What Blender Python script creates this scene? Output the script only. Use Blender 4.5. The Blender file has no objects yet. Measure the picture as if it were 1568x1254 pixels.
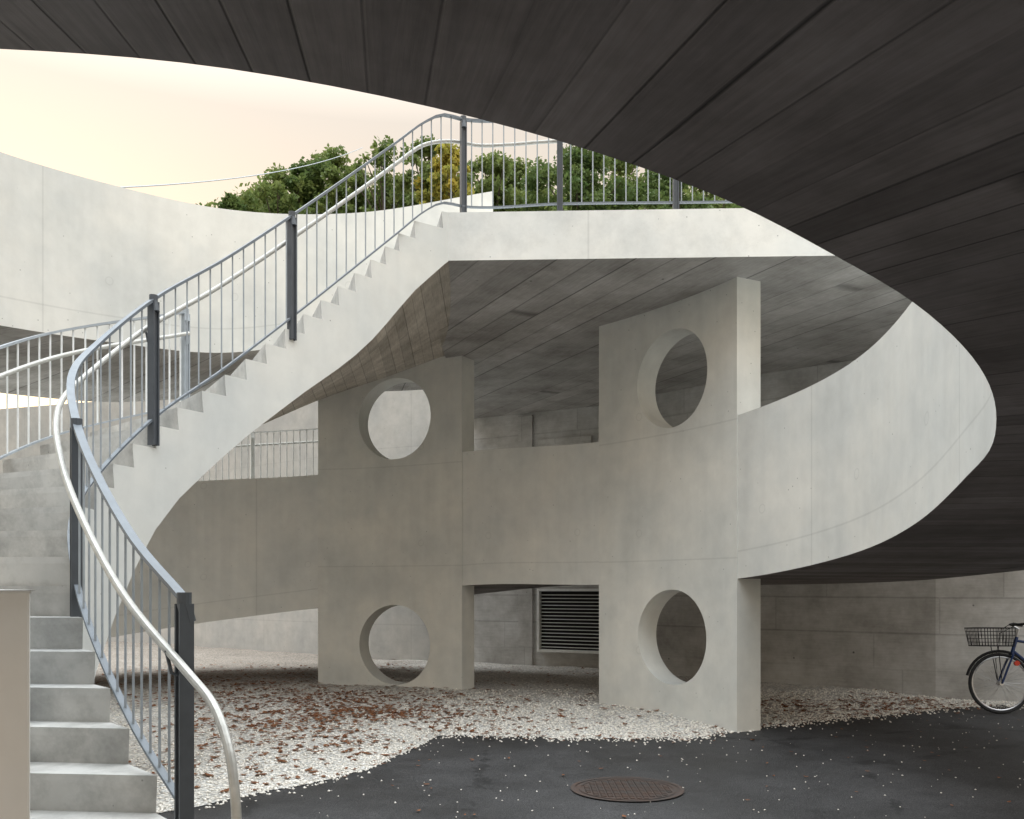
import bpy, math, random
import numpy as np
from mathutils import Vector, Matrix
random.seed(7); rng=np.random.default_rng(7)
scene=bpy.context.scene
coll=scene.collection
# ---------------------------------------------------------------- utilities
class MB:
    def __init__(s): s.v=[];s.f=[];s.uv=[];s.m=[];s.sm=[]
    def face(s,pts,uv=None,mat=0,smooth=False):
        b=len(s.v); s.v+= [tuple(p) for p in pts]; s.f.append(list(range(b,b+len(pts))))
        s.uv.append(uv if uv else [(p[0],p[1]) for p in pts]); s.m.append(mat); s.sm.append(smooth)
    def box(s,c,sx,sy,sz,rot=0,mat=0):
        cx,cy,cz=c; ca,sa=math.cos(rot),math.sin(rot)
        def P(a,b,d):
            x,y=a*sx/2,b*sy/2
            return (cx+x*ca-y*sa, cy+x*sa+y*ca, cz+d*sz/2)
        F=[[(-1,-1,-1),(-1,1,-1),(1,1,-1),(1,-1,-1)],[(-1,-1,1),(1,-1,1),(1,1,1),(-1,1,1)],
           [(-1,-1,-1),(1,-1,-1),(1,-1,1),(-1,-1,1)],[(1,1,-1),(-1,1,-1),(-1,1,1),(1,1,1)],
           [(-1,1,-1),(-1,-1,-1),(-1,-1,1),(-1,1,1)],[(1,-1,-1),(1,1,-1),(1,1,1),(1,-1,1)]]
        for f in F:
            pts=[P(*q) for q in f]
            uv=[((q[0]*sx if f[0][0]!=f[2][0] else q[1]*sy)/2, q[2]*sz/2 if f[0][2]!=f[2][2] else q[1]*sy/2) for q in f]
            s.face(pts,uv,mat)
    def build(s,name,mats,parent=None,merge=False):
        me=bpy.data.meshes.new(name); me.from_pydata(s.v,[],s.f)
        for m in mats: me.materials.append(m)
        me.polygons.foreach_set('material_index',s.m)
        me.polygons.foreach_set('use_smooth',s.sm)
        ul=me.uv_layers.new(name='UVMap'); flat=[c for f in s.uv for q in f for c in q]
        ul.data.foreach_set('uv',flat)
        if merge:
            import bmesh
            bm=bmesh.new(); bm.from_mesh(me); bmesh.ops.remove_doubles(bm,verts=bm.verts,dist=1e-5); bm.to_mesh(me); bm.free()
        me.update()
        o=bpy.data.objects.new(name,me); coll.objects.link(o)
        if parent: o.parent=parent
        return o
def empty(name):
    e=bpy.data.objects.new(name,None); e.empty_display_size=.3; coll.objects.link(e); return e
class Curve:
    def __init__(s,pts):
        s.p=np.array(pts,float); d=np.hypot(*(np.diff(s.p[:,:2],axis=0).T)); s.t=np.concatenate([[0],np.cumsum(d)])
        n=len(s.p); s.mt=np.zeros_like(s.p)
        for i in range(n):
            if i==0: s.mt[i]=(s.p[1]-s.p[0])/d[0]
            elif i==n-1: s.mt[i]=(s.p[-1]-s.p[-2])/d[-1]
            else:
                a=(s.p[i]-s.p[i-1])/d[i-1]; b=(s.p[i+1]-s.p[i])/d[i]
                s.mt[i]=(a*d[i]+b*d[i-1])/(d[i]+d[i-1])
    def ev(s,t):
        i=int(np.clip(np.searchsorted(s.t,t)-1,0,len(s.t)-2)); h=s.t[i+1]-s.t[i]; x=(t-s.t[i])/h
        if x<0: return s.p[0]+s.mt[0]*(t-s.t[0])
        if x>1: return s.p[-1]+s.mt[-1]*(t-s.t[-1])
        return (2*x**3-3*x*x+1)*s.p[i]+(x**3-2*x*x+x)*h*s.mt[i]+(-2*x**3+3*x*x)*s.p[i+1]+(x**3-x*x)*h*s.mt[i+1]
    def nrm(s,t):
        a=s.ev(t-.12)[:2]; b=s.ev(t+.12)[:2]; d=b-a; d/=np.linalg.norm(d)
        return np.array([-d[1],d[0]])
def crom(P,n=6):
    P=[Vector(p) for p in P]; out=[]
    for i in range(len(P)-1):
        p0=P[max(0,i-1)];p1=P[i];p2=P[i+1];p3=P[min(len(P)-1,i+2)]
        for k in range(n):
            x=k/n; out.append(.5*((2*p1)+(p2-p0)*x+(2*p0-5*p1+4*p2-p3)*x*x+(3*p1-p0-3*p2+p3)*x**3))
    out.append(P[-1]); return out
def tube(mb,path,r,n=8,mat=0,caps=True,taper=None):
    path=[Vector(p) for p in path]; rings=[]
    up=Vector((0,0,1)); px=None
    for i,p in enumerate(path):
        a=path[max(0,i-1)]; b=path[min(len(path)-1,i+1)]; t=(b-a).normalized()
        if px is None:
            u=up if abs(t.z)<.9 else Vector((0,1,0)); x=t.cross(u).normalized()
        else: x=(px-t*px.dot(t)).normalized()
        px=x; y=x.cross(t).normalized()
        rr=r if taper is None else r*(1+(taper-1)*i/(len(path)-1))
        rings.append([p+x*rr*math.cos(k*2*math.pi/n)+y*rr*math.sin(k*2*math.pi/n) for k in range(n)])
    for i in range(len(rings)-1):
        for k in range(n):
            k2=(k+1)%n
            mb.face([rings[i][k],rings[i][k2],rings[i+1][k2],rings[i+1][k]],None,mat,True)
    if caps:
        mb.face(rings[0][::-1],None,mat); mb.face(rings[-1],None,mat)
def bar(mb,path,w,h,mat=0):
    path=[Vector(p) for p in path]; R=[]
    for i,p in enumerate(path):
        a=path[max(0,i-1)]; b=path[min(len(path)-1,i+1)]; t=(b-a).normalized()
        x=t.cross(Vector((0,0,1))).normalized(); y=x.cross(t).normalized()
        R.append([p+x*w/2+y*h/2,p-x*w/2+y*h/2,p-x*w/2-y*h/2,p+x*w/2-y*h/2])
    for i in range(len(R)-1):
        for k in range(4):
            mb.face([R[i][k],R[i][(k+1)%4],R[i+1][(k+1)%4],R[i+1][k]],None,mat)
    mb.face(R[0],None,mat); mb.face(R[-1][::-1],None,mat)
# ---------------------------------------------------------------- materials
class NT:
    def __init__(s,name,rough=.85,spec=.3):
        s.mat=bpy.data.materials.new(name); s.mat.use_nodes=True; s.t=s.mat.node_tree; s.n=s.t.nodes
        s.b=s.n['Principled BSDF']; s.b.inputs['Roughness'].default_value=rough
        s.b.inputs['Specular IOR Level'].default_value=spec
        s.tc=s.n.new('ShaderNodeTexCoord')
    def L(s,a,b): s.t.links.new(a,b)
    def _in(s,sock,v):
        if hasattr(v,'is_output'): s.L(v,sock)
        else: sock.default_value=v
    def math(s,op,a,b=0.0,c=None,clamp=False):
        n=s.n.new('ShaderNodeMath'); n.operation=op; n.use_clamp=clamp
        s._in(n.inputs[0],a); s._in(n.inputs[1],b)
        if c is not None: s._in(n.inputs[2],c)
        return n.outputs[0]
    def noise(s,scale,detail=4,rough=.6,vec=None,sc=None):
        n=s.n.new('ShaderNodeTexNoise'); n.inputs['Scale'].default_value=scale; n.inputs['Detail'].default_value=detail; n.inputs['Roughness'].default_value=rough
        v=vec if vec is not None else s.tc.outputs['Object']
        if sc:
            m=s.n.new('ShaderNodeMapping'); m.inputs['Scale'].default_value=sc; s.L(v,m.inputs[0]); v=m.outputs[0]
        s.L(v,n.inputs['Vector']); return n.outputs['Fac']
    def voro(s,scale,feature='F1',rand=1):
        n=s.n.new('ShaderNodeTexVoronoi'); n.feature=feature; n.inputs['Scale'].default_value=scale; n.inputs['Randomness'].default_value=rand
        s.L(s.tc.outputs['Object'],n.inputs['Vector']); return n
    def maprange(s,v,a,b,c,d):
        n=s.n.new('ShaderNodeMapRange'); s._in(n.inputs[0],v)
        for i,q in enumerate((a,b,c,d)): n.inputs[i+1].default_value=q
        return n.outputs[0]
    def scale(s,col,f):
        n=s.n.new('ShaderNodeVectorMath'); n.operation='SCALE'
        s._in(n.inputs[0],col); s._in(n.inputs['Scale'],f); return n.outputs[0]
    def mix(s,f,a,b):
        n=s.n.new('ShaderNodeMix'); n.data_type='RGBA'; s._in(n.inputs[0],f)
        for k,v in ((6,a),(7,b)):
            if hasattr(v,'is_output'): s.L(v,n.inputs[k])
            else: n.inputs[k].default_value=(*v,1)
        return n.outputs[2]
    def bump(s,h,strength,dist=.01):
        n=s.n.new('ShaderNodeBump'); n.inputs['Strength'].default_value=strength; n.inputs['Distance'].default_value=dist
        s.L(h,n.inputs['Height']); s.L(n.outputs[0],s.b.inputs['Normal'])
    def col(s,c): s._in(s.b.inputs['Base Color'],c)
def concrete(name,c,var=.12,line_v=None,stain=.0,vj=None,ties=None):
    m=NT(name,.8,.25)
    big=m.noise(.9,3,.6); mid=m.noise(5,4,.65)
    streak=m.noise(1.0,2,.6,sc=(5,5,.35))
    f=m.math('ADD',m.maprange(big,.3,.7,1-var,1+var*.6),m.maprange(mid,.3,.7,-var*.35,var*.35))
    f=m.math('ADD',f,m.maprange(streak,.35,.7,var*.15,-var*.25))
    vo=m.voro(8.0); pore=m.maprange(vo.outputs['Distance'],.035,.065,.45,1.0)
    pore=m.math('MAXIMUM',pore,m.math('LESS_THAN',mid,.48))
    f=m.math('MULTIPLY',f,pore)
    if stain>0:
        st=m.noise(3.5,5,.75); f=m.math('MULTIPLY',f,m.maprange(st,.42,.68,1.0,1-stain))
    if line_v is not None or vj or ties:
        sep=m.n.new('ShaderNodeSeparateXYZ'); m.L(m.tc.outputs['UV'],sep.inputs[0])
        if line_v is not None:
            for lv in (line_v if isinstance(line_v,(list,tuple)) else [line_v]):
                d=m.math('ABSOLUTE',m.math('SUBTRACT',sep.outputs[1],lv)); f=m.math('MULTIPLY',f,m.maprange(d,.002,.014,.87,1.0))
        if vj:
            d=m.math('ABSOLUTE',m.math('SUBTRACT',m.math('FRACT',m.math('DIVIDE',sep.outputs[0],vj)),.5))
            f=m.math('MULTIPLY',f,m.maprange(d,.001,.014/vj,.87,1.0))
        if ties:
            tu,tv=ties
            du=m.math('MULTIPLY',m.math('SUBTRACT',m.math('FRACT',m.math('DIVIDE',sep.outputs[0],tu)),.5),tu)
            dv=m.math('MULTIPLY',m.math('SUBTRACT',m.math('FRACT',m.math('DIVIDE',sep.outputs[1],tv)),.5),tv)
            d=m.math('SQRT',m.math('ADD',m.math('MULTIPLY',du,du),m.math('MULTIPLY',dv,dv)))
            ringm=m.maprange(m.math('ABSOLUTE',m.math('SUBTRACT',d,.045)),.002,.010,.90,1)
            f=m.math('MULTIPLY',f,ringm)
    tint=m.mix(m.maprange(big,.35,.65,0,1),c,(c[0]*1.02,c[1]*.99,c[2]*.96))
    m.col(m.scale(tint,f))
    m.bump(mid,.25,.006)
    return m.mat
def board(name,c,bw=.16,var=.35,ld=.5,blen=3.2,rough=.75,swap=False,grain=.3,bumps=.6):
    m=NT(name,rough,.3)
    sep=m.n.new('ShaderNodeSeparateXYZ'); m.L(m.tc.outputs['UV'],sep.inputs[0])
    U,V=(sep.outputs[1],sep.outputs[0]) if swap else (sep.outputs[0],sep.outputs[1])
    q=m.math('DIVIDE',U,bw); fl=m.math('FLOOR',q); fr=m.math('FRACT',q)
    wn=m.n.new('ShaderNodeTexWhiteNoise'); wn.noise_dimensions='1D'; m.L(fl,wn.inputs['W'])
    r=wn.outputs['Value']
    v2=m.math('ADD',m.math('DIVIDE',V,blen),m.math('MULTIPLY',r,7.3)); fv=m.math('FRACT',v2)
    wn2=m.n.new('ShaderNodeTexWhiteNoise'); wn2.noise_dimensions='2D'
    cb=m.n.new('ShaderNodeCombineXYZ'); m.L(fl,cb.inputs[0]); m.L(m.math('FLOOR',v2),cb.inputs[1]); m.L(cb.outputs[0],wn2.inputs['Vector'])
    r2=wn2.outputs['Value']
    e=m.math('ABSOLUTE',m.math('SUBTRACT',fr,.5)); edge=m.maprange(e,.46,.495,0,1)
    wn3=m.n.new('ShaderNodeTexWhiteNoise'); wn3.noise_dimensions='1D'; m.L(m.math('FLOOR',m.math('ADD',q,.5)),wn3.inputs['W'])
    edge=m.math('MULTIPLY',edge,m.maprange(wn3.outputs['Value'],0,1,.1,1))
    ev=m.maprange(m.math('ABSOLUTE',m.math('SUBTRACT',fv,.5)),.494,.499,0,.6)
    line=m.math('MAXIMUM',edge,ev)
    cv=m.n.new('ShaderNodeCombineXYZ'); m.L(m.math('MULTIPLY',U,30),cv.inputs[0]); m.L(m.math('ADD',m.math('MULTIPLY',V,1.6),m.math('MULTIPLY',r2,40)),cv.inputs[1])
    g=m.noise(1.6,4,.65,vec=cv.outputs[0])
    kv=m.n.new('ShaderNodeTexVoronoi'); kv.inputs['Scale'].default_value=1.9
    cc=m.n.new('ShaderNodeCombineXYZ'); m.L(U,cc.inputs[0]); m.L(V,cc.inputs[1]); m.L(cc.outputs[0],kv.inputs['Vector'])
    knot=m.maprange(kv.outputs['Distance'],.018,.036,.25,1)
    blot=m.noise(1.3,5,.7)
    f=m.math('MULTIPLY',m.maprange(r2,0,1,1-var*.5,1+var*.5),m.maprange(g,.25,.75,1-grain,1+grain))
    f=m.math('MULTIPLY',f,m.maprange(blot,.3,.7,.66,1.3)); f=m.math('MULTIPLY',f,knot)
    f=m.math('MULTIPLY',f,m.math('SUBTRACT',1.0,m.math('MULTIPLY',line,ld)))
    m.col(m.scale(m.mix(blot,(c[0]*1.05,c[1],c[2]*.95),(c[0]*.97,c[1],c[2]*1.05)),f))
    h=m.math('SUBTRACT',m.math('ADD',m.math('MULTIPLY',g,.25),m.math('MULTIPLY',r2,.35)),line)
    m.bump(h,bumps,.008)
    return m.mat
M_conc=concrete('pale_concrete',(.675,.682,.66),.13,line_v=.30,vj=3.1,ties=(1.55,1.4))
M_concp=concrete('pier_concrete',(.675,.68,.652),.14,line_v=[1.83,3.35],ties=(1.9,1.45))
M_edge=concrete('edge_concrete',(.75,.76,.745),.10,vj=2.9,stain=.12)
M_step=concrete('step_concrete',(.51,.51,.498),.2,stain=.32)
M_wall=concrete('pale_wall_concrete',(.70,.71,.69),.11)
M_low=concrete('low_wall_concrete',(.80,.80,.79),.08)
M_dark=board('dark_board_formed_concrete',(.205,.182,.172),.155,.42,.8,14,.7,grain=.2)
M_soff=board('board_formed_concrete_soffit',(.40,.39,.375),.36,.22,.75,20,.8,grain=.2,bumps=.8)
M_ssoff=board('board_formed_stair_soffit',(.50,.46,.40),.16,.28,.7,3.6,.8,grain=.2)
M_back=board('board_marked_wall_concrete',(.47,.465,.45),.5,.10,.3,2.4,.85,swap=True,grain=.10,bumps=.3)
def simple(name,c,rough=.5,metal=0,nv=.08,ns=12):
    m=NT(name,rough,.4); m.b.inputs['Metallic'].default_value=metal
    m.col(m.scale(c,m.maprange(m.noise(ns,2),.3,.7,1-nv,1+nv))); return m.mat
M_rail=simple('blue_grey_paint',(.16,.18,.205),.45)
M_post=simple('dark_grey_post_paint',(.08,.088,.10),.45)
M_bal=simple('light_grey_baluster_paint',(.34,.37,.40),.45)
M_tube=simple('galvanised_handrail',(.48,.47,.44),.4,.3,.12,20)
M_white=simple('white_metal_paint',(.76,.77,.76),.5)
M_black=simple('black_void',(.012,.012,.013),.8)
M_rubber=simple('tyre_rubber',(.02,.02,.022),.8)
M_chrome=simple('chrome_metal',(.6,.6,.62),.3,.9)
M_blue=simple('dark_blue_bicycle_paint',(.012,.03,.10),.3)
M_red=simple('red_reflector',(.5,.04,.02),.3)
def asphalt():
    m=NT('asphalt',.82,.35)
    big=m.noise(.45,4,.6); mid=m.noise(3.2,5,.7); v=m.voro(110)
    f=m.math('MULTIPLY',m.maprange(big,.35,.65,.7,1.35),m.maprange(mid,.3,.7,.75,1.25))
    f=m.math('MULTIPLY',f,m.maprange(v.outputs['Distance'],0,.6,1.7,.5))
    cr=m.voro(.28,'DISTANCE_TO_EDGE')
    crk=m.maprange(m.math('ADD',cr.outputs['Distance'],m.math('MULTIPLY',m.math('SUBTRACT',mid,.5),.12)),.0,.005,.6,1)
    f=m.math('MULTIPLY',f,crk)
    m.col(m.scale((.052,.050,.051),f)); m.bump(v.outputs['Distance'],.5,.006)
    m.L(m.maprange(big,.35,.65,.5,.8),m.b.inputs['Roughness']); return m.mat
M_asph=asphalt()
def gravel():
    m=NT('pale_gravel',.9,.2)
    v=m.voro(34); sep=m.n.new('ShaderNodeSeparateColor'); m.L(v.outputs['Color'],sep.inputs[0])
    f=m.maprange(sep.outputs[0],0,1,.68,1.12)
    f=m.math('MULTIPLY',f,m.maprange(v.outputs['Distance'],.35,.8,1.0,.5))
    big=m.noise(1.2,4,.65); f=m.math('MULTIPLY',f,m.maprange(big,.3,.7,.82,1.08))
    c=m.mix(sep.outputs[1],(.84,.77,.68),(.78,.765,.735))
    # shade beneath the ramp painted into the gravel colour, along with brown leaf litter
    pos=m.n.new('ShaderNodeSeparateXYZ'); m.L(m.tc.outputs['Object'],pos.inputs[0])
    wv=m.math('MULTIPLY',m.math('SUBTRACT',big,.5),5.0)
    shade_litter=m.math('MULTIPLY',m.maprange(m.math('ADD',pos.outputs[1],wv),12.6,15.5,0,1),m.maprange(m.math('ADD',pos.outputs[0],wv),-3.2,-1.2,1,.2))
    c=m.mix(m.math('MULTIPLY',shade_litter,.7),c,(.26,.20,.15))
    m.col(m.scale(c,f))
    m.bump(m.math('SUBTRACT',1.0,v.outputs['Distance']),.8,.02); return m.mat
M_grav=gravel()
M_stone=simple('pale_stone',(.78,.735,.67),.85,0,.2,40)
def leafmat(name,c1,c2,ns=9,trans=.35):
    m=NT(name,.6,.2); n=m.noise(ns,2); c=m.mix(m.maprange(n,.35,.65,0,1),c1,c2); m.col(c)
    tr=m.n.new('ShaderNodeBsdfTranslucent'); m.L(c,tr.inputs[0]); mx=m.n.new('ShaderNodeMixShader'); mx.inputs[0].default_value=trans
    m.L(m.b.outputs[0],mx.inputs[1]); m.L(tr.outputs[0],mx.inputs[2]); m.L(mx.outputs[0],m.n['Material Output'].inputs[0]); return m.mat
M_dead=leafmat('dead_leaf',(.15,.052,.026),(.28,.13,.06),30,.1)
M_bark=simple('bark',(.10,.08,.06),.9,0,.3,6)
M_grass=simple('grass_hill',(.06,.09,.03),.9,0,.3,.5)
M_earth=simple('bare_earth',(.12,.11,.09),.9,0,.2,.5)
# ---------------------------------------------------------------- spiral ramp
# x, y, underside z, parapet top z, ramp width (metres; viewer stands at the origin)
R=[(-7.6,8.0,.02,1.9,3),(-7.3,10,.25,2.2,3),(-6.75,11.8,.5,2.6,3),(-5.95,13.1,.75,2.9,3),(-4.84,14.0,.95,3.13,3),
(-3.03,14.3,1.19,3.27,3),(-.727,13.4,1.53,3.49,3),(1.14,11.9,1.54,3.40,3),(2.47,10.0,1.60,3.39,3),
(3.06,8.3,1.80,3.53,3),(3.03,6.88,1.98,3.68,3),(2.83,5.7,2.19,3.9,3),(2.715,5.2,2.28,4.0,3),(2.49,4.7,2.37,4.1,3),(2.07,4.05,2.48,4.2,3),
(1.54,3.5,2.59,4.3,2.85),(1.116,3.15,2.643,4.35,2.7),(.664,2.85,2.711,4.42,2.55),(.2385,2.65,2.764,4.5,2.45),(-.214,2.52,2.823,4.5,2.4),
(-.769,2.48,2.908,4.6,2.4),(-1.428,2.55,3.003,4.7,2.4),(-2.2,2.78,3.13,4.85,2.4),(-3.3,3.35,3.3,5.0,2.4),(-4.5,4.4,3.5,5.2,2.6),(-5.5,6,3.8,5.55,3.1),
(-5.75,7.8,4.03,5.8,3.8),(-5.27,9.4,4.2,5.985,4),(-4.6,10.5,4.32,6.13,4),(-3.7,11.4,4.43,6.24,4),(-2.1,12.5,4.95,6.63,4),(-.27,13.0,5.2,7.14,4)]
RC=Curve(R)
iD,iC,iB,iA=5,6,7,8
ramp=empty('spiral_ramp')
mb=MB()
ts=[]
for i in range(len(RC.t)-1):
    k=max(4,int((RC.t[i+1]-RC.t[i])/.12))
    ts+=list(np.linspace(RC.t[i],RC.t[i+1],k,endpoint=False))
ts.append(RC.t[-1])
def sec(t):
    x,y,zb,zt,W=RC.ev(t); n=RC.nrm(t)
    prof=[(0,zb),(0,zt),(.2,zt),(.2,zb+.25),(W-.2,zb+.25),(W-.2,zb+1.3),(W,zb+1.3),(W,zb)]
    return [(x+n[0]*o,y+n[1]*o,z) for o,z in prof],prof,zb
S0=None
for t in ts:
    s=sec(t)
    if S0:
        P0,pr0,zb0=S0[1]; P1,pr1,zb1=s; t0=S0[0]
        for k in range(8):
            k2=(k+1)%8
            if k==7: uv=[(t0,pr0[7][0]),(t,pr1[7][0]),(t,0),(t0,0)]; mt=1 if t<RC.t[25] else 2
            elif k in(0,2,4,6): uv=[(t0,pr0[k][1]-zb0),(t,pr1[k][1]-zb1),(t,pr1[k2][1]-zb1),(t0,pr0[k2][1]-zb0)]; mt=0
            else: uv=[(t0,9+pr0[k][0]),(t,9+pr1[k][0]),(t,9+pr1[k2][0]),(t0,9+pr0[k2][0])]; mt=0
            mb.face([P0[k],P1[k],P1[k2],P0[k2]],uv,mt)
    else: mb.face(s[0][::-1])
    S0=(t,s)
mb.face(S0[1][0])
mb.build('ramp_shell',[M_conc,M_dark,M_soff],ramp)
# ---------------------------------------------------------------- piers with round openings
def pier(holes,t0,t1,zb,zt):
    mb=MB(); inn,out=-.012,.32
    def P(s,z,o):
        e=RC.ev(s); n=RC.nrm(s); return (e[0]+n[0]*o,e[1]+n[1]*o,z)
    zs=[zb]; panels=[]
    for (c,z,r,a,b) in holes:
        if a>zs[-1]: panels.append((zs[-1],a,None))
        panels.append((a,b,(c,z,r))); zs.append(b)
    if zs[-1]<zt: panels.append((zs[-1],zt,None))
    for a,b,h in panels:
        if h is None:
            N=16
            for i in range(N):
                s0=t0+(t1-t0)*i/N; s1=t0+(t1-t0)*(i+1)/N
                uv=[(s0,a),(s1,a),(s1,b),(s0,b)]
                mb.face([P(s0,a,inn),P(s1,a,inn),P(s1,b,inn),P(s0,b,inn)],uv)
                mb.face([P(s1,a,out),P(s0,a,out),P(s0,b,out),P(s1,b,out)],uv)
        else:
            c,z,r=h; per=[]
            N=26
            for i in range(N): per.append((t0+(t1-t0)*i/N,a))
            for i in range(N): per.append((t1,a+(b-a)*i/N))
            for i in range(N): per.append((t1-(t1-t0)*i/N,b))
            for i in range(N): per.append((t0,b-(b-a)*i/N))
            circ=[]
            for p in per:
                dx,dz=p[0]-c,p[1]-z; l=math.hypot(dx,dz); circ.append((c+dx/l*r,z+dz/l*r))
            K=5; n=len(per)
            def q(i,k): return (circ[i][0]+(per[i][0]-circ[i][0])*k/K, circ[i][1]+(per[i][1]-circ[i][1])*k/K)
            for i in range(n):
                j=(i+1)%n
                for k in range(K):
                    w=[q(i,k),q(i,k+1),q(j,k+1),q(j,k)]
                    mb.face([P(*p,inn) for p in w],w); mb.face([P(*p,out) for p in w[::-1]],w[::-1])
                mb.face([P(*circ[i],inn),P(*circ[j],inn),P(*circ[j],out),P(*circ[i],out)],[(0,.1),(.1,.1),(.1,.4),(0,.4)],0)
        for s in(t0,t1):
            mb.face([P(s,a,inn),P(s,b,inn),P(s,b,out),P(s,a,out)],[(0,a),(0,b),(.3,b),(.3,a)])
    mb.face([P(t0+(t1-t0)*i/8,zt,inn) for i in range(9)]+[P(t0+(t1-t0)*i/8,zt,out) for i in range(8,-1,-1)])
    return mb.build('concrete_pier',[M_concp],merge=True)
T=RC.t
tL=T[iD]+.527*(T[iC]-T[iD]); tR=T[iB]+.535*(T[iA]-T[iB])
pier([(tL,.63,.61,-.2,1.5),(tL,4.08,.62,3.28,4.82)],T[iD],T[iC],-.2,4.93)
pier([(tR,.91,.57,-.25,1.75),(tR,4.0,.585,3.22,4.8)],T[iB],T[iA],-.25,4.93)
# ---------------------------------------------------------------- bridge slab
slab=[(-.66,9.5),(3.24,9.36),(8.2,9.2),(8.2,12.4),(6.0,13.05),(3.9,14.65),(1.6,17.15),(-.95,18.6),(-.98,13.5),(-1.0,11.1)]
mb=MB(); n=len(slab)
mb.face([(x,y,5.4) for x,y in slab],[(x,y) for x,y in slab],0)
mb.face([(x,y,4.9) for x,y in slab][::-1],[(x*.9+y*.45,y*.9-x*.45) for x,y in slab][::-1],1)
acc=0
for i in range(n):
    a=slab[i]; b=slab[(i+1)%n]; l=math.dist(a,b)
    mb.face([(*a,4.9),(*b,4.9),(*b,5.4),(*a,5.4)],[(acc,0),(acc+l,0),(acc+l,.5),(acc,.5)],0); acc+=l
br=empty('concrete_footbridge')
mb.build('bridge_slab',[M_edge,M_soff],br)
# ---------------------------------------------------------------- staircase
# inner x, y, nosing z, underside z, outer x, y
ST=[(-.80,3.1,-.08,-.15,-2.25,3.0),(-1.085,3.5,.18,-.15,-2.4,3.5),(-1.434,4.0,.45,-.15,-2.6,4.05),(-1.877,4.5,.76,-.15,-3.1,4.65),(-2.50,5.25,1.44,-.15,-4.0,5.35),
(-2.79,5.8,1.85,.1,-4.25,6.1),(-2.90,6.4,2.21,.95,-4.35,7.0),(-2.745,7.0,2.71,1.92,-4.15,8.0),(-2.41,7.6,3.22,2.58,-3.3,9.05),
(-1.974,8.2,3.84,3.17,-2.65,9.75),(-1.416,8.85,4.60,3.84,-1.9,10.5),(-.86,9.37,5.30,4.68,-1.2,11.0),(-.66,9.5,5.4,4.895,-1.0,11.1)]
SC=Curve(ST)
# warped underside joining stair flight and bridge, carried by the piers
mb=MB()
ta=SC.t[8]+.57*(SC.t[9]-SC.t[8])
out=Curve([(-3.9,14.25,4.04),(-3.03,14.33,4.44),(-1.83,14.0,4.76),(-.727,13.4,5.0)])
N=32;K=10
def innp(i):
    e=SC.ev(ta+(SC.t[-1]-ta)*i/N); n=SC.nrm(min(ta+(SC.t[-1]-ta)*i/N,SC.t[-1]-.12)); return np.array([e[0]+n[0]*.01,e[1]+n[1]*.01,e[3]-.004])
for i in range(N):
    a0=innp(i);a1=innp(i+1);b0=out.ev(out.t[-1]*i/N);b1=out.ev(out.t[-1]*(i+1)/N)
    for k in range(K):
        f0,f1=k/K,(k+1)/K
        P=[a0+(b0-a0)*f0,a1+(b1-a1)*f0,a1+(b1-a1)*f1,a0+(b0-a0)*f1]
        uv=[(i/N*3.2,f0*5),((i+1)/N*3.2,f0*5),((i+1)/N*3.2,f1*5),(i/N*3.2,f1*5)]
        mb.face(P,uv,0,True); mb.face([p+np.array([0,0,.12*min(1,q_)]) for p,q_ in zip(P[::-1],(f1*3,f1*3,f0*3,f0*3))],uv[::-1],0)
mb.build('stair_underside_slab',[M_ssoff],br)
stair=empty('curved_staircase')
mb=MB(); nr=31; zs0=-.08; rr=(5.4-zs0)/nr
tt=np.linspace(0,SC.t[-1],1500); zz=np.array([SC.ev(t)[2] for t in tt]); zz=np.maximum.accumulate(zz)
# riser k stands where the nosing line reaches the height of tread k, so the steps sit below the nosing line
cuts=[float(tt[min(np.searchsorted(zz,zs0+(k+.85)*rr),1499)]) for k in range(nr)]+[SC.t[-1]]
for k in range(nr):
    t0,t1=cuts[k],cuts[k+1]
    if t1-t0<1e-3: continue
    e0,e1=SC.ev(t0),SC.ev(t1); zt=zs0+(k+1)*rr; zl=zt-rr
    if k==nr-1: zt=5.398
    d=(e1[:2]-e0[:2]); d/=np.linalg.norm(d)
    nose=.015
    i0=e0[:2];o0=e0[4:6];i1=e1[:2];o1=e1[4:6]
    mb.face([(*(i0-d*nose),zt),(*(o0-d*nose),zt),(*o1,zt),(*i1,zt)][::-1],None,0)
    mb.face([(*(i0-d*nose),zt-.04),(*(o0-d*nose),zt-.04),(*(o0-d*nose),zt),(*(i0-d*nose),zt)],None,0)
    mb.face([(*i0,zl),(*o0,zl),(*(o0-d*nose),zt-.04),(*(i0-d*nose),zt-.04)],None,0)
    zb0,zb1=e0[3],e1[3]
    mb.face([(*i0,zb0),(*i1,zb1),(*i1,zt),(*(i0-d*nose),zt),(*(i0-d*nose),zt-.04),(*i0,zl)],None,1)
    mb.face([(*o0,zb0+.3),(*o1,zb1+.3),(*o1,zt),(*o0,zt)],None,1)
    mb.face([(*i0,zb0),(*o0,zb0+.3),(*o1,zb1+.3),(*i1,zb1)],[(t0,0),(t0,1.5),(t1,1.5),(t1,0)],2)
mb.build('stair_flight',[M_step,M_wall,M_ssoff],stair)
# low wall beside the foot of the stair
mb=MB()
q=[(-1.685,3.2),(-2.95,5.0),(-3.4,5.0),(-3.4,3.2)]
h=1.492
mb.face([(x,y,h) for x,y in q][::-1]);
for i in range(4):
    a,b=q[i],q[(i+1)%4]; mb.face([(*a,-.15),(*b,-.15),(*b,h),(*a,h)],[(0,0),(1,0),(1,h),(0,h)])
o=mb.build('stair_side_wall',[M_low],merge=True)
bv=o.modifiers.new('b','BEVEL'); bv.width=.012; bv.segments=2
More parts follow.
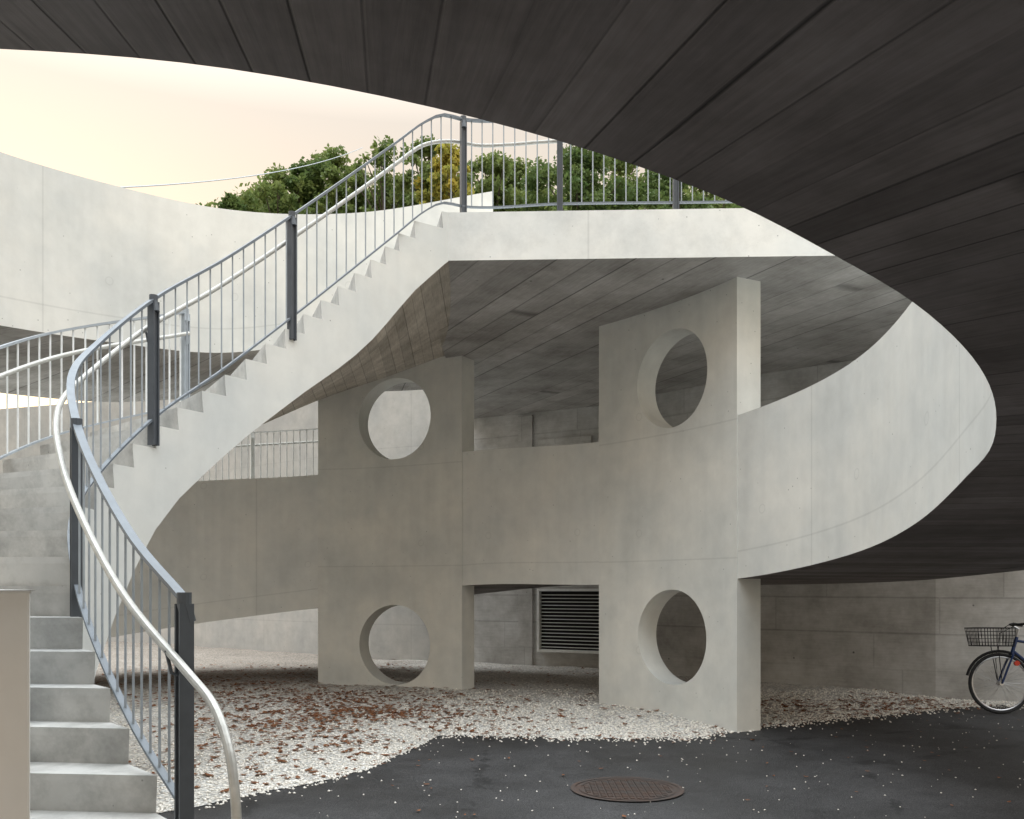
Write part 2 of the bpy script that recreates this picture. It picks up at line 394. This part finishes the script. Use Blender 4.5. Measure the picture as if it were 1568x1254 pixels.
# ---------------------------------------------------------------- railings
def railing(name,path,posts,top=1.0,bot=.09,step=.115,tubeoff=.08,tubeh=.78,side=1,matset=None,ext=None,postw=.08,br_=.0065):
    C=Curve(path); L=C.t[-1]; root=empty(name)
    N=max(8,int(L/.1)); s=[L*i/N for i in range(N+1)]
    def P(t,h,o=0):
        e=C.ev(t); n=C.nrm(t); return (e[0]+n[0]*o*side,e[1]+n[1]*o*side,e[2]+h)
    m1=MB(); bar(m1,[P(t,top) for t in s],.045,.02); bar(m1,[P(t,bot) for t in s],.035,.015)
    m1.build('rails',[matset[0]],root)
    m2=MB(); nb=int(L/step)
    for i in range(nb+1):
        t=L*(i+.5)/(nb+1); tube(m2,[P(t,bot),P(t,top)],br_,6,caps=False)
    m2.build('balusters',[matset[1]],root)
    m3=MB()
    for t in posts:
        e=C.ev(t); n=C.nrm(t); a=math.atan2(n[1],n[0])-math.pi/2
        dx,dy=math.cos(a),math.sin(a)
        for sg in(-1,1):
            m3.box((e[0]+dx*sg*.024,e[1]+dy*sg*.024,e[2]+.43),.012,postw*.8,1.1,a)
        m3.box((e[0],e[1],e[2]+.43),.034,postw*.45,1.08,a)
        tube(m3,[(e[0]-n[0]*.02,e[1]-n[1]*.02,e[2]+top-.1),(e[0],e[1],e[2]+top-.02),(e[0],e[1],e[2]+top+.03)],.032,12)
        tube(m3,[P(t,tubeh-.12,0),P(t,tubeh-.1,tubeoff*.7),P(t,tubeh,tubeoff)],.008,6)
    o=m3.build('posts',[matset[2]],root)
    if tubeoff:
        m4=MB()
        if ext: pts=crom(ext+[P(t,tubeh,tubeoff) for t in s if t>.2][::3],5)
        else: pts=[P(t,tubeh,tubeoff) for t in s]
        tube(m4,pts,.0195,12); m4.build('handrail_tube',[M_tube],root)
    return C
sp=[(p[0],p[1],p[2]) for p in ST[2:-2]]
path=sp+[(-1.15,9.11,4.94),(-.88,9.35,5.27),(-.74,9.45,5.385),(-.5,9.57,5.4),(.5,9.5,5.4),(2,9.46,5.4),(4.5,9.38,5.4),(8.1,9.28,5.4)]
PC=Curve(path); k0=len(sp)+3
posts=[PC.t[0],PC.t[2],PC.t[5],PC.t[7],PC.t[k0]-.01,PC.t[k0]+1.0,PC.t[k0]+2.2,PC.t[k0]+3.4,PC.t[k0]+4.6,PC.t[k0]+5.8]
railing('stair_railing',path,posts,side=1,matset=(M_rail,M_bal,M_post),
  ext=[(-1.03,3.43,.12),(-1.03,3.43,.35),(-1.035,3.44,.55),(-1.05,3.465,.72),(-1.10,3.54,.89),(-1.20,3.67,1.03),(-1.36,3.84,1.14)])
op=[(p[4]+.08,p[5]-.03,p[2]) for p in ST[4:9]]
OC=Curve(op)
railing('stair_railing',op,[OC.t[i] for i in(0,2,4)],side=-1,matset=(M_bal,M_white,M_bal),tubeoff=.06,br_=.009)
fp=[(-5.6,15.4,3.05),(-4.6,16.2,3.25),(-3.2,16.6,3.4)]
FC=Curve(fp); railing('ramp_railing',fp,[0,FC.t[1],FC.t[2]],matset=(M_white,M_white,M_white),tubeoff=.05,br_=.013)
# ---------------------------------------------------------------- retaining walls
W=[(9.5,11.6),(7.6,12.3),(6.0,12.95),(3.9,14.6),(1.6,17.1),(-1.0,18.5)]
mb=MB(); acc=0
for i in range(len(W)-1):
    a,b=W[i],W[i+1]; l=math.dist(a,b); ht=4.9
    mb.face([(*a,-.2),(*b,-.2),(*b,ht),(*a,ht)],[(acc,0),(acc+l,0),(acc+l,ht),(acc,ht)]); 
    d=((b[0]-a[0])/l,(b[1]-a[1])/l); nn=(d[1]*.3,-d[0]*.3)
    mb.face([(b[0]+nn[0],b[1]+nn[1],-.2),(a[0]+nn[0],a[1]+nn[1],-.2),(a[0]+nn[0],a[1]+nn[1],ht),(b[0]+nn[0],b[1]+nn[1],ht)],[(acc,0),(acc+l,0),(acc+l,ht),(acc,ht)])
    acc+=l
def onwall(a,b,f,off): 
    l=math.dist(a,b); d=((b[0]-a[0])/l,(b[1]-a[1])/l); return (a[0]+d[0]*f+d[1]*-off,a[1]+d[1]*f+d[0]*off,math.atan2(d[1],d[0]))
a,b=(-1.0,18.5),(1.6,17.1)
x,y,r=onwall(a,b,1.45,-.02); mb.box((x,y,2.35),.3,.05,5.0,r)
x,y,r=onwall(a,b,2.3,-.03); mb.box((x,y,3.75),1.1,.06,1.2,r)
mb.build('retaining_wall',[M_back])
mb=MB(); W2=[(-1.0,18.5),(-3.0,19.4),(-5.5,21.5),(-10,25),(-18,28)]; acc=0
for i in range(len(W2)-1):
    a,b=W2[i],W2[i+1]; l=math.dist(a,b); ht=[6.4,6.5,6.6,6.7,6.8]; h0,h1=ht[i],ht[i+1]
    mb.face([(*a,-.2),(*b,-.2),(*b,h1),(*a,h0)],[(acc,0),(acc+l,0),(acc+l,h1),(acc,h0)])
    mb.face([(a[0],a[1],h0),(b[0],b[1],h1),(b[0]+.2,b[1]+.3,h1),(a[0]+.2,a[1]+.3,h0)])
    mb.face([(b[0]+.2,b[1]+.3,-.2),(a[0]+.2,a[1]+.3,-.2),(a[0]+.2,a[1]+.3,h0),(b[0]+.2,b[1]+.3,h1)]); acc+=l
mb.build('retaining_wall',[concrete('far_wall_concrete',(.43,.425,.41),.14,line_v=[.9,1.8,2.7,3.6,4.5],vj=2.4,stain=.12)])
# louvre
lv=empty('ventilation_louvre'); a,b=(-1.0,18.5),(1.6,17.1)
x,y,r=onwall(a,b,2.45,-.03); cz=.88; w,h=1.35,1.16
mb=MB(); mb.box((x,y,cz),w-.04,.03,h-.04,r); mb.build('dark_back',[M_black],lv)
mb=MB()
dx,dy=math.cos(r),math.sin(r); nx,ny=dy,-dx
for sg in(-1,1):
    mb.box((x+dx*sg*w/2+nx*.05,y+dy*sg*w/2+ny*.05,cz),.05,.12,h+.05,r)
    mb.box((x+nx*.05,y+ny*.05,cz+sg*h/2),w,.115,.05,r)
mb.build('frame',[M_white],lv)
mb=MB()
for k in range(16): mb.box((x+nx*.055,y+ny*.055,cz-h/2+.07+k*(h-.1)/16),w-.06,.045,.014,r)
mb.build('slats',[M_white],lv)
# ---------------------------------------------------------------- ground
mb=MB(); mb.face([(-500,-500,-.11),(500,-500,-.11),(500,900,-.11),(-500,900,-.11)]); mb.build('ground',[M_earth])
mb=MB(); mb.face([(-14,-14,-.08),(14,-14,-.08),(14,14,-.08),(-14,14,-.08)]); mb.build('asphalt_pavement',[M_asph])
FX=[-14,-5,-3.2,-2.7,-2.28,-1.73,-1.25,-1.0,-.8,-.17,.59,1.89,2.8,4.07,5.66,6.5,9.5]
FY=[5.2,5.3,5.6,6.1,6.6,7.25,7.9,8.85,9.75,9.72,9.58,9.58,10.4,11.06,11.95,12.3,11.7]
def fy(x): return float(np.interp(x,FX,FY))+.035*math.sin(x*9)+.02*math.sin(x*23+1)
def gz(x,y):
    s=y-fy(x)
    if s<0: return -.08
    q=min(1,s/2.2); return -.074+.075*q*q*(3-2*q)+.010*math.sin(x*3.1+y*1.3)*min(1,s)+.007*math.sin(x*7-y*5)*min(1,s)
mb=MB(); xs=np.linspace(-14,9.4,300); ss=[0,.05,.15,.35,.7,1.1,1.6,2.2,3,4,5,6,8,10,13,17,22]
for i in range(len(xs)-1):
    for j in range(len(ss)-1):
        P=[]
        for (xx,sv) in((xs[i],ss[j]),(xs[i+1],ss[j]),(xs[i+1],ss[j+1]),(xs[i],ss[j+1])):
            yy=fy(xx)+sv; P.append((xx,yy,gz(xx,yy)))
        mb.face(P,None,0,True)
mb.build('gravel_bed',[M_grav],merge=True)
def npmesh(name,V,F,mat,smooth=False):
    me=bpy.data.meshes.new(name); me.vertices.add(len(V)); me.vertices.foreach_set('co',V.ravel())
    k=F.shape[1]; me.loops.add(F.size); me.loops.foreach_set('vertex_index',F.ravel().astype(np.int32))
    me.polygons.add(len(F)); me.polygons.foreach_set('loop_start',np.arange(0,F.size,k,dtype=np.int32)); me.polygons.foreach_set('loop_total',np.full(len(F),k,np.int32))
    me.materials.append(mat); me.update(calc_edges=True); me.validate()
    o=bpy.data.objects.new(name,me); coll.objects.link(o); return o
def stones(pts,name,rmin,rmax):
    n=len(pts); base=np.array([(1,0,0),(-1,0,0),(0,1,0),(0,-1,0),(0,0,1),(0,0,-1)],float)
    fc=np.array([(0,2,4),(2,1,4),(1,3,4),(3,0,4),(2,0,5),(1,2,5),(3,1,5),(0,3,5)])
    r=rng.uniform(rmin,rmax,(n,1,1)); a=rng.uniform(0,6.28,n); ca,sa=np.cos(a),np.sin(a)
    v=base[None]*r*rng.uniform(.6,1.2,(n,6,3)); v[:,:,2]*=.7
    x=v[:,:,0]*ca[:,None]-v[:,:,1]*sa[:,None]; y=v[:,:,0]*sa[:,None]+v[:,:,1]*ca[:,None]
    V=np.stack([x,y,v[:,:,2]],2)+np.array(pts)[:,None,:]
    F=(fc[None]+6*np.arange(n)[:,None,None]).reshape(-1,3)
    return npmesh(name,V.reshape(-1,3),F,M_stone)
pts=[]
for _ in range(16000):
    x=rng.uniform(-5,7.5); s=rng.exponential(2.2); y=fy(x)+s
    if y<13.5: pts.append((x,y,gz(x,y)+.004))
for _ in range(900):
    x=rng.uniform(-2.2,6.8); s=rng.exponential(.09); y=fy(x)-s; pts.append((x,y,-.075))
stones(pts,'loose_gravel',.009,.021)
pts=[]
for _ in range(520): pts.append((rng.uniform(-2.5,7),rng.uniform(5.8,11.5),-.077))
pts=[p for p in pts if p[1]<fy(p[0])]
stones(pts,'scattered_pebbles',.004,.011)
# fallen leaves
V=[];F=[]
def leaf(x,y,z,s):
    a=rng.uniform(0,6.28); b=len(V); ca,sa=math.cos(a),math.sin(a); cu=rng.uniform(.1,.5)*s
    for u,v,w in((-1,0,cu*rng.uniform(0,1)),(-.2,.55,0),(.5,.4,.3*cu),(1,0,cu*rng.uniform(0,1.2)),(.4,-.45,.2*cu),(-.3,-.5,0)):
        V.append((x+(u*ca-v*sa)*s,y+(u*sa+v*ca)*s,z+w+.010))
    F.append(tuple(range(b,b+6)))
cent=[(-2.2,11.2,.9,560),(-3.2,12.4,1.1,560),(-1.6,12.3,.8,240),(-2.6,10.0,.8,330),(-4.2,13.5,1,300),(-5.5,15.5,1.6,420),(-3.5,16,1.5,320),(-1.5,10.8,.5,170),(-1.9,8.8,.7,190),(-2.2,7.6,.5,60),(.2,11.5,1.3,150),(4.5,11.9,.6,190),(5.5,12.4,.5,170),(3.6,11.6,.5,110),(2.1,15.5,1.2,90),(-2.1,17,1.2,90),(-.2,10.4,.5,80)]
for cx,cy,sg,n in cent:
    for _ in range(n):
        x,y=rng.normal(cx,sg),rng.normal(cy,sg*.8)
        if y>fy(x) or rng.random()<.15: leaf(x,y,max(gz(x,y),-.078),rng.uniform(.024,.058))
for _ in range(260):
    x=rng.uniform(-1.5,6.5); y=fy(x)+rng.normal(.05,.12); leaf(x,y,max(gz(x,y),-.078),rng.uniform(.018,.035))
for _ in range(110):
    x=rng.uniform(-1.5,6.5); y=rng.uniform(6,11.5); 
    if y<fy(x): leaf(x,y,-.078,rng.uniform(.015,.03))
me=bpy.data.meshes.new('fallen_leaves'); me.from_pydata(V,[],F); me.materials.append(M_dead)
o=bpy.data.objects.new('fallen_leaves',me); coll.objects.link(o)
# manhole
mh=empty('manhole_cover'); cx,cy=.90,7.15; R0=.42
m=NT('rusty_cast_iron',.75,.4); m.b.inputs['Metallic'].default_value=.1
m.col(m.mix(m.maprange(m.noise(9,5,.7),.35,.65,0,1),(.075,.046,.035),(.055,.048,.045))); M_iron=m.mat
mb=MB(); n=64
mb.face([(cx+R0*math.cos(i*2*math.pi/n),cy+R0*math.sin(i*2*math.pi/n),-.074) for i in range(n)]); mb.build('plate',[M_iron],mh)
mb=MB()
for ra,rb,z in((R0*.97,R0*1.05,-.068),(R0*.86,R0*.9,-.069)):
    for i in range(n):
        a0,a1=i*2*math.pi/n,(i+1)*2*math.pi/n
        mb.face([(cx+ra*math.cos(a0),cy+ra*math.sin(a0),z),(cx+rb*math.cos(a0),cy+rb*math.sin(a0),z),(cx+rb*math.cos(a1),cy+rb*math.sin(a1),z),(cx+ra*math.cos(a1),cy+ra*math.sin(a1),z)])
g=.052
for i in range(-8,9):
    for j in range(-8,9):
        x,y=i*g,j*g
        if math.hypot(x,y)<R0*.82: mb.box((cx+x,cy+y,-.071),.034,.034,.007,.3)
mb.build('raised_pattern',[M_iron],mh)
# ---------------------------------------------------------------- bicycle
bk=empty('bicycle'); sc=1.12
def B(x,z,y=0): return (x*sc,y*sc,z*sc)
wr=.34
def wheel(name,cx):
    mb=MB(); n=40
    for rad,r,mi in((wr-.018,.019,0),(wr-.042,.010,1)):
        for i in range(n):
            for k in range(8):
                def q(i,k):
                    a=i*2*math.pi/n; b=k*2*math.pi/8; R_=rad+r*math.cos(b); return B(cx+R_*math.cos(a),wr+R_*math.sin(a),r*math.sin(b))
                mb.face([q(i,k),q(i+1,k),q(i+1,k+1),q(i,k+1)],None,mi,True)
    for i in range(28):
        a=i*2*math.pi/28; sy=.03 if i%2 else -.03
        tube(mb,[B(cx+.02*math.cos(a+.5),wr+.02*math.sin(a+.5),sy),B(cx+(wr-.045)*math.cos(a),wr+(wr-.045)*math.sin(a),0)],.0016*sc,4,1,False)
    tube(mb,[B(cx,wr,-.05),B(cx,wr,.05)],.022*sc,10,1)
    tube(mb,[B(cx+(wr+.02)*math.cos(a),wr+(wr+.02)*math.sin(a)) for a in np.linspace(.15,2.9,18)],.016*sc,6,2)
    tube(mb,[B(cx+(wr-.05)*math.cos(.9),wr+(wr-.05)*math.sin(.9),-.02),B(cx+(wr-.05)*math.cos(.9)+.005,wr+(wr-.05)*math.sin(.9),.02)],.03*sc,8,3)
    return mb.build(name,[M_rubber,M_chrome,M_black,M_red],bk)
wheel('front_wheel',0); wheel('rear_wheel',1.06)
mb=MB()
hd0,hd1=(.13,.66),(.19,.86); bb=(.62,.29); st=(.80,.84); rr_=(1.06,wr)
for p,q,r in((hd0,hd1,.02),((.15,.70),bb,.018),((.18,.82),(.76,.72),.016),(bb,st,.017)): tube(mb,[B(*p),B(*q)],r*sc,10,0)
for s in(-.055,.055):
    tube(mb,[B(.13,.66,s*.8),B(.08,.55,s),B(.0,wr,s)],.012*sc,8,0)
    tube(mb,[B(*bb,s*.6),B(*rr_,s)],.010*sc,8,0); tube(mb,[B(.755,.70,s*.3),B(*rr_,s)],.009*sc,8,0)
tube(mb,[B(.13,.67,-.05),B(.13,.67,.05)],.014*sc,8,0)
mb.build('frame',[M_blue],bk)
mb=MB(); tube(mb,[B(.19,.86),B(.21,.95),B(.16,.98)],.013*sc,8,1)
tube(mb,[B(.33,1.0,-.29),B(.24,1.01,-.24),B(.16,1.0,-.1),B(.15,.99,0),B(.16,1.0,.1),B(.24,1.01,.24),B(.33,1.0,.29)],.012*sc,8,0)
for s in(-1,1):
    tube(mb,[B(.26,1.01,s*.25),B(.38,.995,s*.31)],.017*sc,8,0)
    tube(mb,[B(.22,1.01,s*.22),B(.17,.97,s*.26),B(.25,.96,s*.3)],.005*sc,6,0)
tube(mb,[B(.16,.98,0),B(.02,.9,.03),B(-.02,.6,.05),B(0,wr,.05)],.004*sc,6,0)
tube(mb,[B(*st),B(.83,.93)],.013*sc,8,1)
mb.build('handlebar',[M_black,M_chrome],bk)
mb=MB()
tube(mb,[B(.72,.955,0),B(.80,.96,0),B(.90,.965,0)],.035*sc,8,0); tube(mb,[B(.86,.96,-.05),B(.9,.965,0),B(.86,.96,.05)],.045*sc,8,0)
mb.build('saddle',[M_black],bk)
mb=MB(); n=24
for i in range(n):
    a0,a1=i*2*math.pi/n,(i+1)*2*math.pi/n
    mb.face([B(bb[0],bb[1],.05),B(bb[0]+.09*math.cos(a0),bb[1]+.09*math.sin(a0),.05),B(bb[0]+.09*math.cos(a1),bb[1]+.09*math.sin(a1),.05)])
for s in(-1,1):
    tube(mb,[B(bb[0],bb[1],s*.06),B(bb[0]+s*.12,bb[1]-s*.11,s*.08)],.01*sc,6); mb.box(B(bb[0]+s*.12,bb[1]-s*.11,s*.12),.09,.08,.02)
tube(mb,[B(bb[0],bb[1]+.09,.05),B(1.06,wr+.035,.05)],.004*sc,4); tube(mb,[B(bb[0],bb[1]-.09,.05),B(1.06,wr-.035,.05)],.004*sc,4)
tube(mb,[B(bb[0],bb[1],-.08),B(bb[0],bb[1],.08)],.025*sc,8)
mb.build('drivetrain',[M_chrome],bk)
mb=MB() # wire basket
x0,x1,z0,z1=-.27,.10,.76,.96
def ring(z,e,r=.004):
    P=[(x0-e,-.15-e),(x1+e*.3,-.15-e),(x1+e*.3,.15+e),(x0-e,.15+e),(x0-e,-.15-e)]
    for i in range(4): tube(mb,[B(P[i][0],z,P[i][1]),B(P[i+1][0],z,P[i+1][1])],r*sc,5)
for k in range(6): ring(z0+(z1-z0)*k/5,.03*k/5,.006 if k in(0,5) else .003)
for k in range(13):
    x=x0+(x1-x0)*k/12
    for s in(-1,1): tube(mb,[B(x,z0,s*.15),B(x-(.015 if k<6 else -.005),z1,s*.18)],.003*sc,4,0,False)
for k in range(10):
    y=-.15+.3*k/9
    tube(mb,[B(x0,z0,y),B(x0-.03,z1,y*1.2)],.003*sc,4,0,False); tube(mb,[B(x1,z0,y),B(x1+.01,z1,y*1.2)],.003*sc,4,0,False); tube(mb,[B(x0,z0,y),B(x1,z0,y)],.003*sc,4,0,False)
for s in(-1,1): tube(mb,[B(0,wr,s*.06),B(-.05,z0,s*.1)],.005*sc,5)
mb.build('wire_basket',[M_black],bk)
bk.location=(6.12,11.45,-.08); bk.rotation_euler=(math.radians(-3),0,math.radians(-6))
# ---------------------------------------------------------------- hill + trees
mb=MB(); 
def hz(x,y):
    s=min(1,max(0,(y-26)/22)); s=s*s*(3-2*s)
    return -.3+s*(9.0+.05*x)+ .4*math.sin(x*.2+y*.13)*s
gx=np.linspace(-90,110,60); gy=np.linspace(26,160,40)
for i in range(59):
    for j in range(39):
        mb.face([(gx[i+a],gy[j+b],hz(gx[i+a],gy[j+b])) for a,b in((0,0),(1,0),(1,1),(0,1))],None,0,True)
mb.build('hill',[M_grass],merge=True)
G=[leafmat('foliage_green',(.11,.16,.045),(.22,.26,.08),1.6,.45),leafmat('foliage_dark_green',(.08,.13,.04),(.15,.20,.06),1.6,.4),leafmat('foliage_yellow_green',(.50,.40,.07),(.28,.29,.07),1.2,.55)]
def leaves(cents,rads,n,ls):
    k=len(cents); w=np.array(rads)**2; idx=rng.choice(k,n,p=w/w.sum())
    d=rng.normal(size=(n,3)); d/=np.linalg.norm(d,axis=1)[:,None]; r=rng.random(n)**.45*rng.uniform(.85,1.4,n)
    c=np.array(cents)[idx]+d*(r*np.array(rads)[idx])[:,None]*np.array([1,1,.75])
    a=rng.normal(size=(n,3)); a/=np.linalg.norm(a,axis=1)[:,None]; b=np.cross(a,rng.normal(size=(n,3))); b/=np.linalg.norm(b,axis=1)[:,None]
    s=rng.uniform(.6,1.3,(n,1))*ls
    V=np.stack([c-a*s,c+b*s*.55,c+a*s,c-b*s*.55],1).reshape(-1,3); F=np.arange(4*n).reshape(-1,4); return V,F
def tree(px,py,d,rad,mi,dens=1,tall=1.5,name='deciduous_tree'):
    x=(px-784)/1400*d; top=1.5+(900-py)/1400*d; zb=hz(x,d)-.2
    root=empty(name); H=top-zb; ch=rad*tall; cz=top-ch
    mb=MB(); lean=rng.uniform(-.4,.4)
    tube(mb,[(x,d,zb),(x+lean*.3,d,zb+H*.3),(x+lean,d,cz),(x+lean*1.1,d,top-.5)],.2,8,0,True,.12)
    cents=[];rads=[]
    for k in range(52):
        u=rng.normal(size=3); u/=np.linalg.norm(u); q=rng.random()**.4*.95
        c=np.array([x+lean+u[0]*rad*q,d+u[1]*rad*q,cz+u[2]*ch*q]); cents.append(c); rads.append(rng.uniform(.16,.42)*rad*.6)
        if k%3==0:
            z0=cz+(u[2]-.9)*ch*.5; b0=Vector((x+lean*.9,d,max(zb+H*.25,z0))); mid=b0.lerp(Vector(c),.5)+Vector((0,0,.25)); tube(mb,[b0,mid,Vector(c)],.05,5,0,False,.25)
    for h_,r_ in((.35,.34),(.75,.28),(-.3,.5)): cents.append(np.array([x+lean,d,cz+ch*h_])); rads.append(r_*rad)
    cents.append(np.array([x+lean,d,top-.5])); rads.append(.4)
    mb.build('trunk_and_limbs',[M_bark],root)
    V,F=leaves(cents,rads,int(12000*dens),.095)
    o=npmesh('foliage',V,F,G[mi]); o.parent=root
for a in [(372,298,34,1.5,1,.7),(425,248,36,2.2,0,1),(470,240,37,1.7,1,.8),(512,224,38,2.3,0,1.1),(556,252,35,1.5,0,.7),(603,206,34,1.8,0,.6,1.8),(690,212,32,1.2,2,.55,2.0),(642,204,33,1.3,0,.5,2.0),(745,228,36,1.9,0,1),(803,238,42,2.2,0,.9),
          (878,212,35,2.2,1,1.1),(950,222,38,2.4,0,1.1),(1025,236,36,2.3,1,1.1),(1095,246,40,2.4,0,1)]: tree(*a)
cents=[];rads=[]
for k in range(90):
    px=330+k*9.5; d=rng.uniform(46,52); y=rng.uniform(284,310)-(0 if px<400 else 8)+(18 if px<380 else 0); cents.append(((px-784)/1400*d,d,1.5+(900-y)/1400*d-1.0)); rads.append(rng.uniform(.8,1.6))
    cents.append(((px-784)/1400*d,d,1.5+(900-y)/1400*d-3.0)); rads.append(1.9)
V,F=leaves(cents,rads,36000,.18); npmesh('distant_trees',V,F,G[0])
# overhead cable
mb=MB()
def cable(a,b,sag):
    a,b=Vector(a),Vector(b); tube(mb,[a.lerp(b,i/20)+Vector((0,0,-sag*4*(i/20)*(1-i/20))) for i in range(21)],.013,4,0,False)
cable((-7.0,16.0,8.5),(-6.2,38,19.8),.3)
mb.build('overhead_cable',[M_bal])
# ---------------------------------------------------------------- light
w=bpy.data.worlds.new('World'); scene.world=w; w.use_nodes=True; nt=w.node_tree; nt.nodes.clear()
N=nt.nodes.new
outn=N('ShaderNodeOutputWorld'); bg=N('ShaderNodeBackground'); bg2=N('ShaderNodeBackground'); add=N('ShaderNodeAddShader')
sky=N('ShaderNodeTexSky'); sky.sky_type='NISHITA'; sky.sun_disc=False
sel,saz=math.radians(10),math.radians(-30)   # low evening sun ahead-left, behind wall and trees
sky.sun_elevation=sel; sky.sun_rotation=saz; sky.dust_density=1
nt.links.new(sky.outputs[0],bg.inputs[0]); bg.inputs[1].default_value=.05
tc=N('ShaderNodeTexCoord'); sp_=N('ShaderNodeSeparateXYZ'); nt.links.new(tc.outputs['Generated'],sp_.inputs[0])
def mr(a,b,c,d):
    m=N('ShaderNodeMapRange'); m.inputs[1].default_value=a;m.inputs[2].default_value=b;m.inputs[3].default_value=c;m.inputs[4].default_value=d
    nt.links.new(sp_.outputs[2],m.inputs[0]); return m.outputs[0]
# evening haze: peach towards the horizon, cool and brighter towards the zenith
mx=N('ShaderNodeMix'); mx.data_type='RGBA'; nt.links.new(mr(.36,.72,0,1),mx.inputs[0]); mx.inputs[6].default_value=(1.0,.775,.54,1); mx.inputs[7].default_value=(.92,.985,1.02,1)
nt.links.new(mx.outputs[2],bg2.inputs[0]); nt.links.new(mr(.45,1,.77,5.6),bg2.inputs[1])
nt.links.new(bg.outputs[0],add.inputs[0]); nt.links.new(bg2.outputs[0],add.inputs[1]); nt.links.new(add.outputs[0],outn.inputs[0])
sd=bpy.data.lights.new('sun','SUN'); sd.energy=1.0; sd.angle=math.radians(10); sd.color=(1,.82,.6)
so=bpy.data.objects.new('sun',sd); coll.objects.link(so)
dirv=Vector((math.sin(saz)*math.cos(sel),math.cos(saz)*math.cos(sel),math.sin(sel)))
so.rotation_euler=dirv.to_track_quat('Z','Y').to_euler()
# ---------------------------------------------------------------- camera
cd=bpy.data.cameras.new('camera'); cd.sensor_width=36; cd.lens=32.14; cd.shift_y=273/1568; cd.clip_end=2000; cd.clip_start=.05
co=bpy.data.objects.new('camera',cd); coll.objects.link(co); co.location=(0,0,1.5); co.rotation_euler=(math.radians(90),0,0)
scene.camera=co
scene.view_settings.view_transform='Standard'; scene.view_settings.look='None'; scene.view_settings.exposure=0
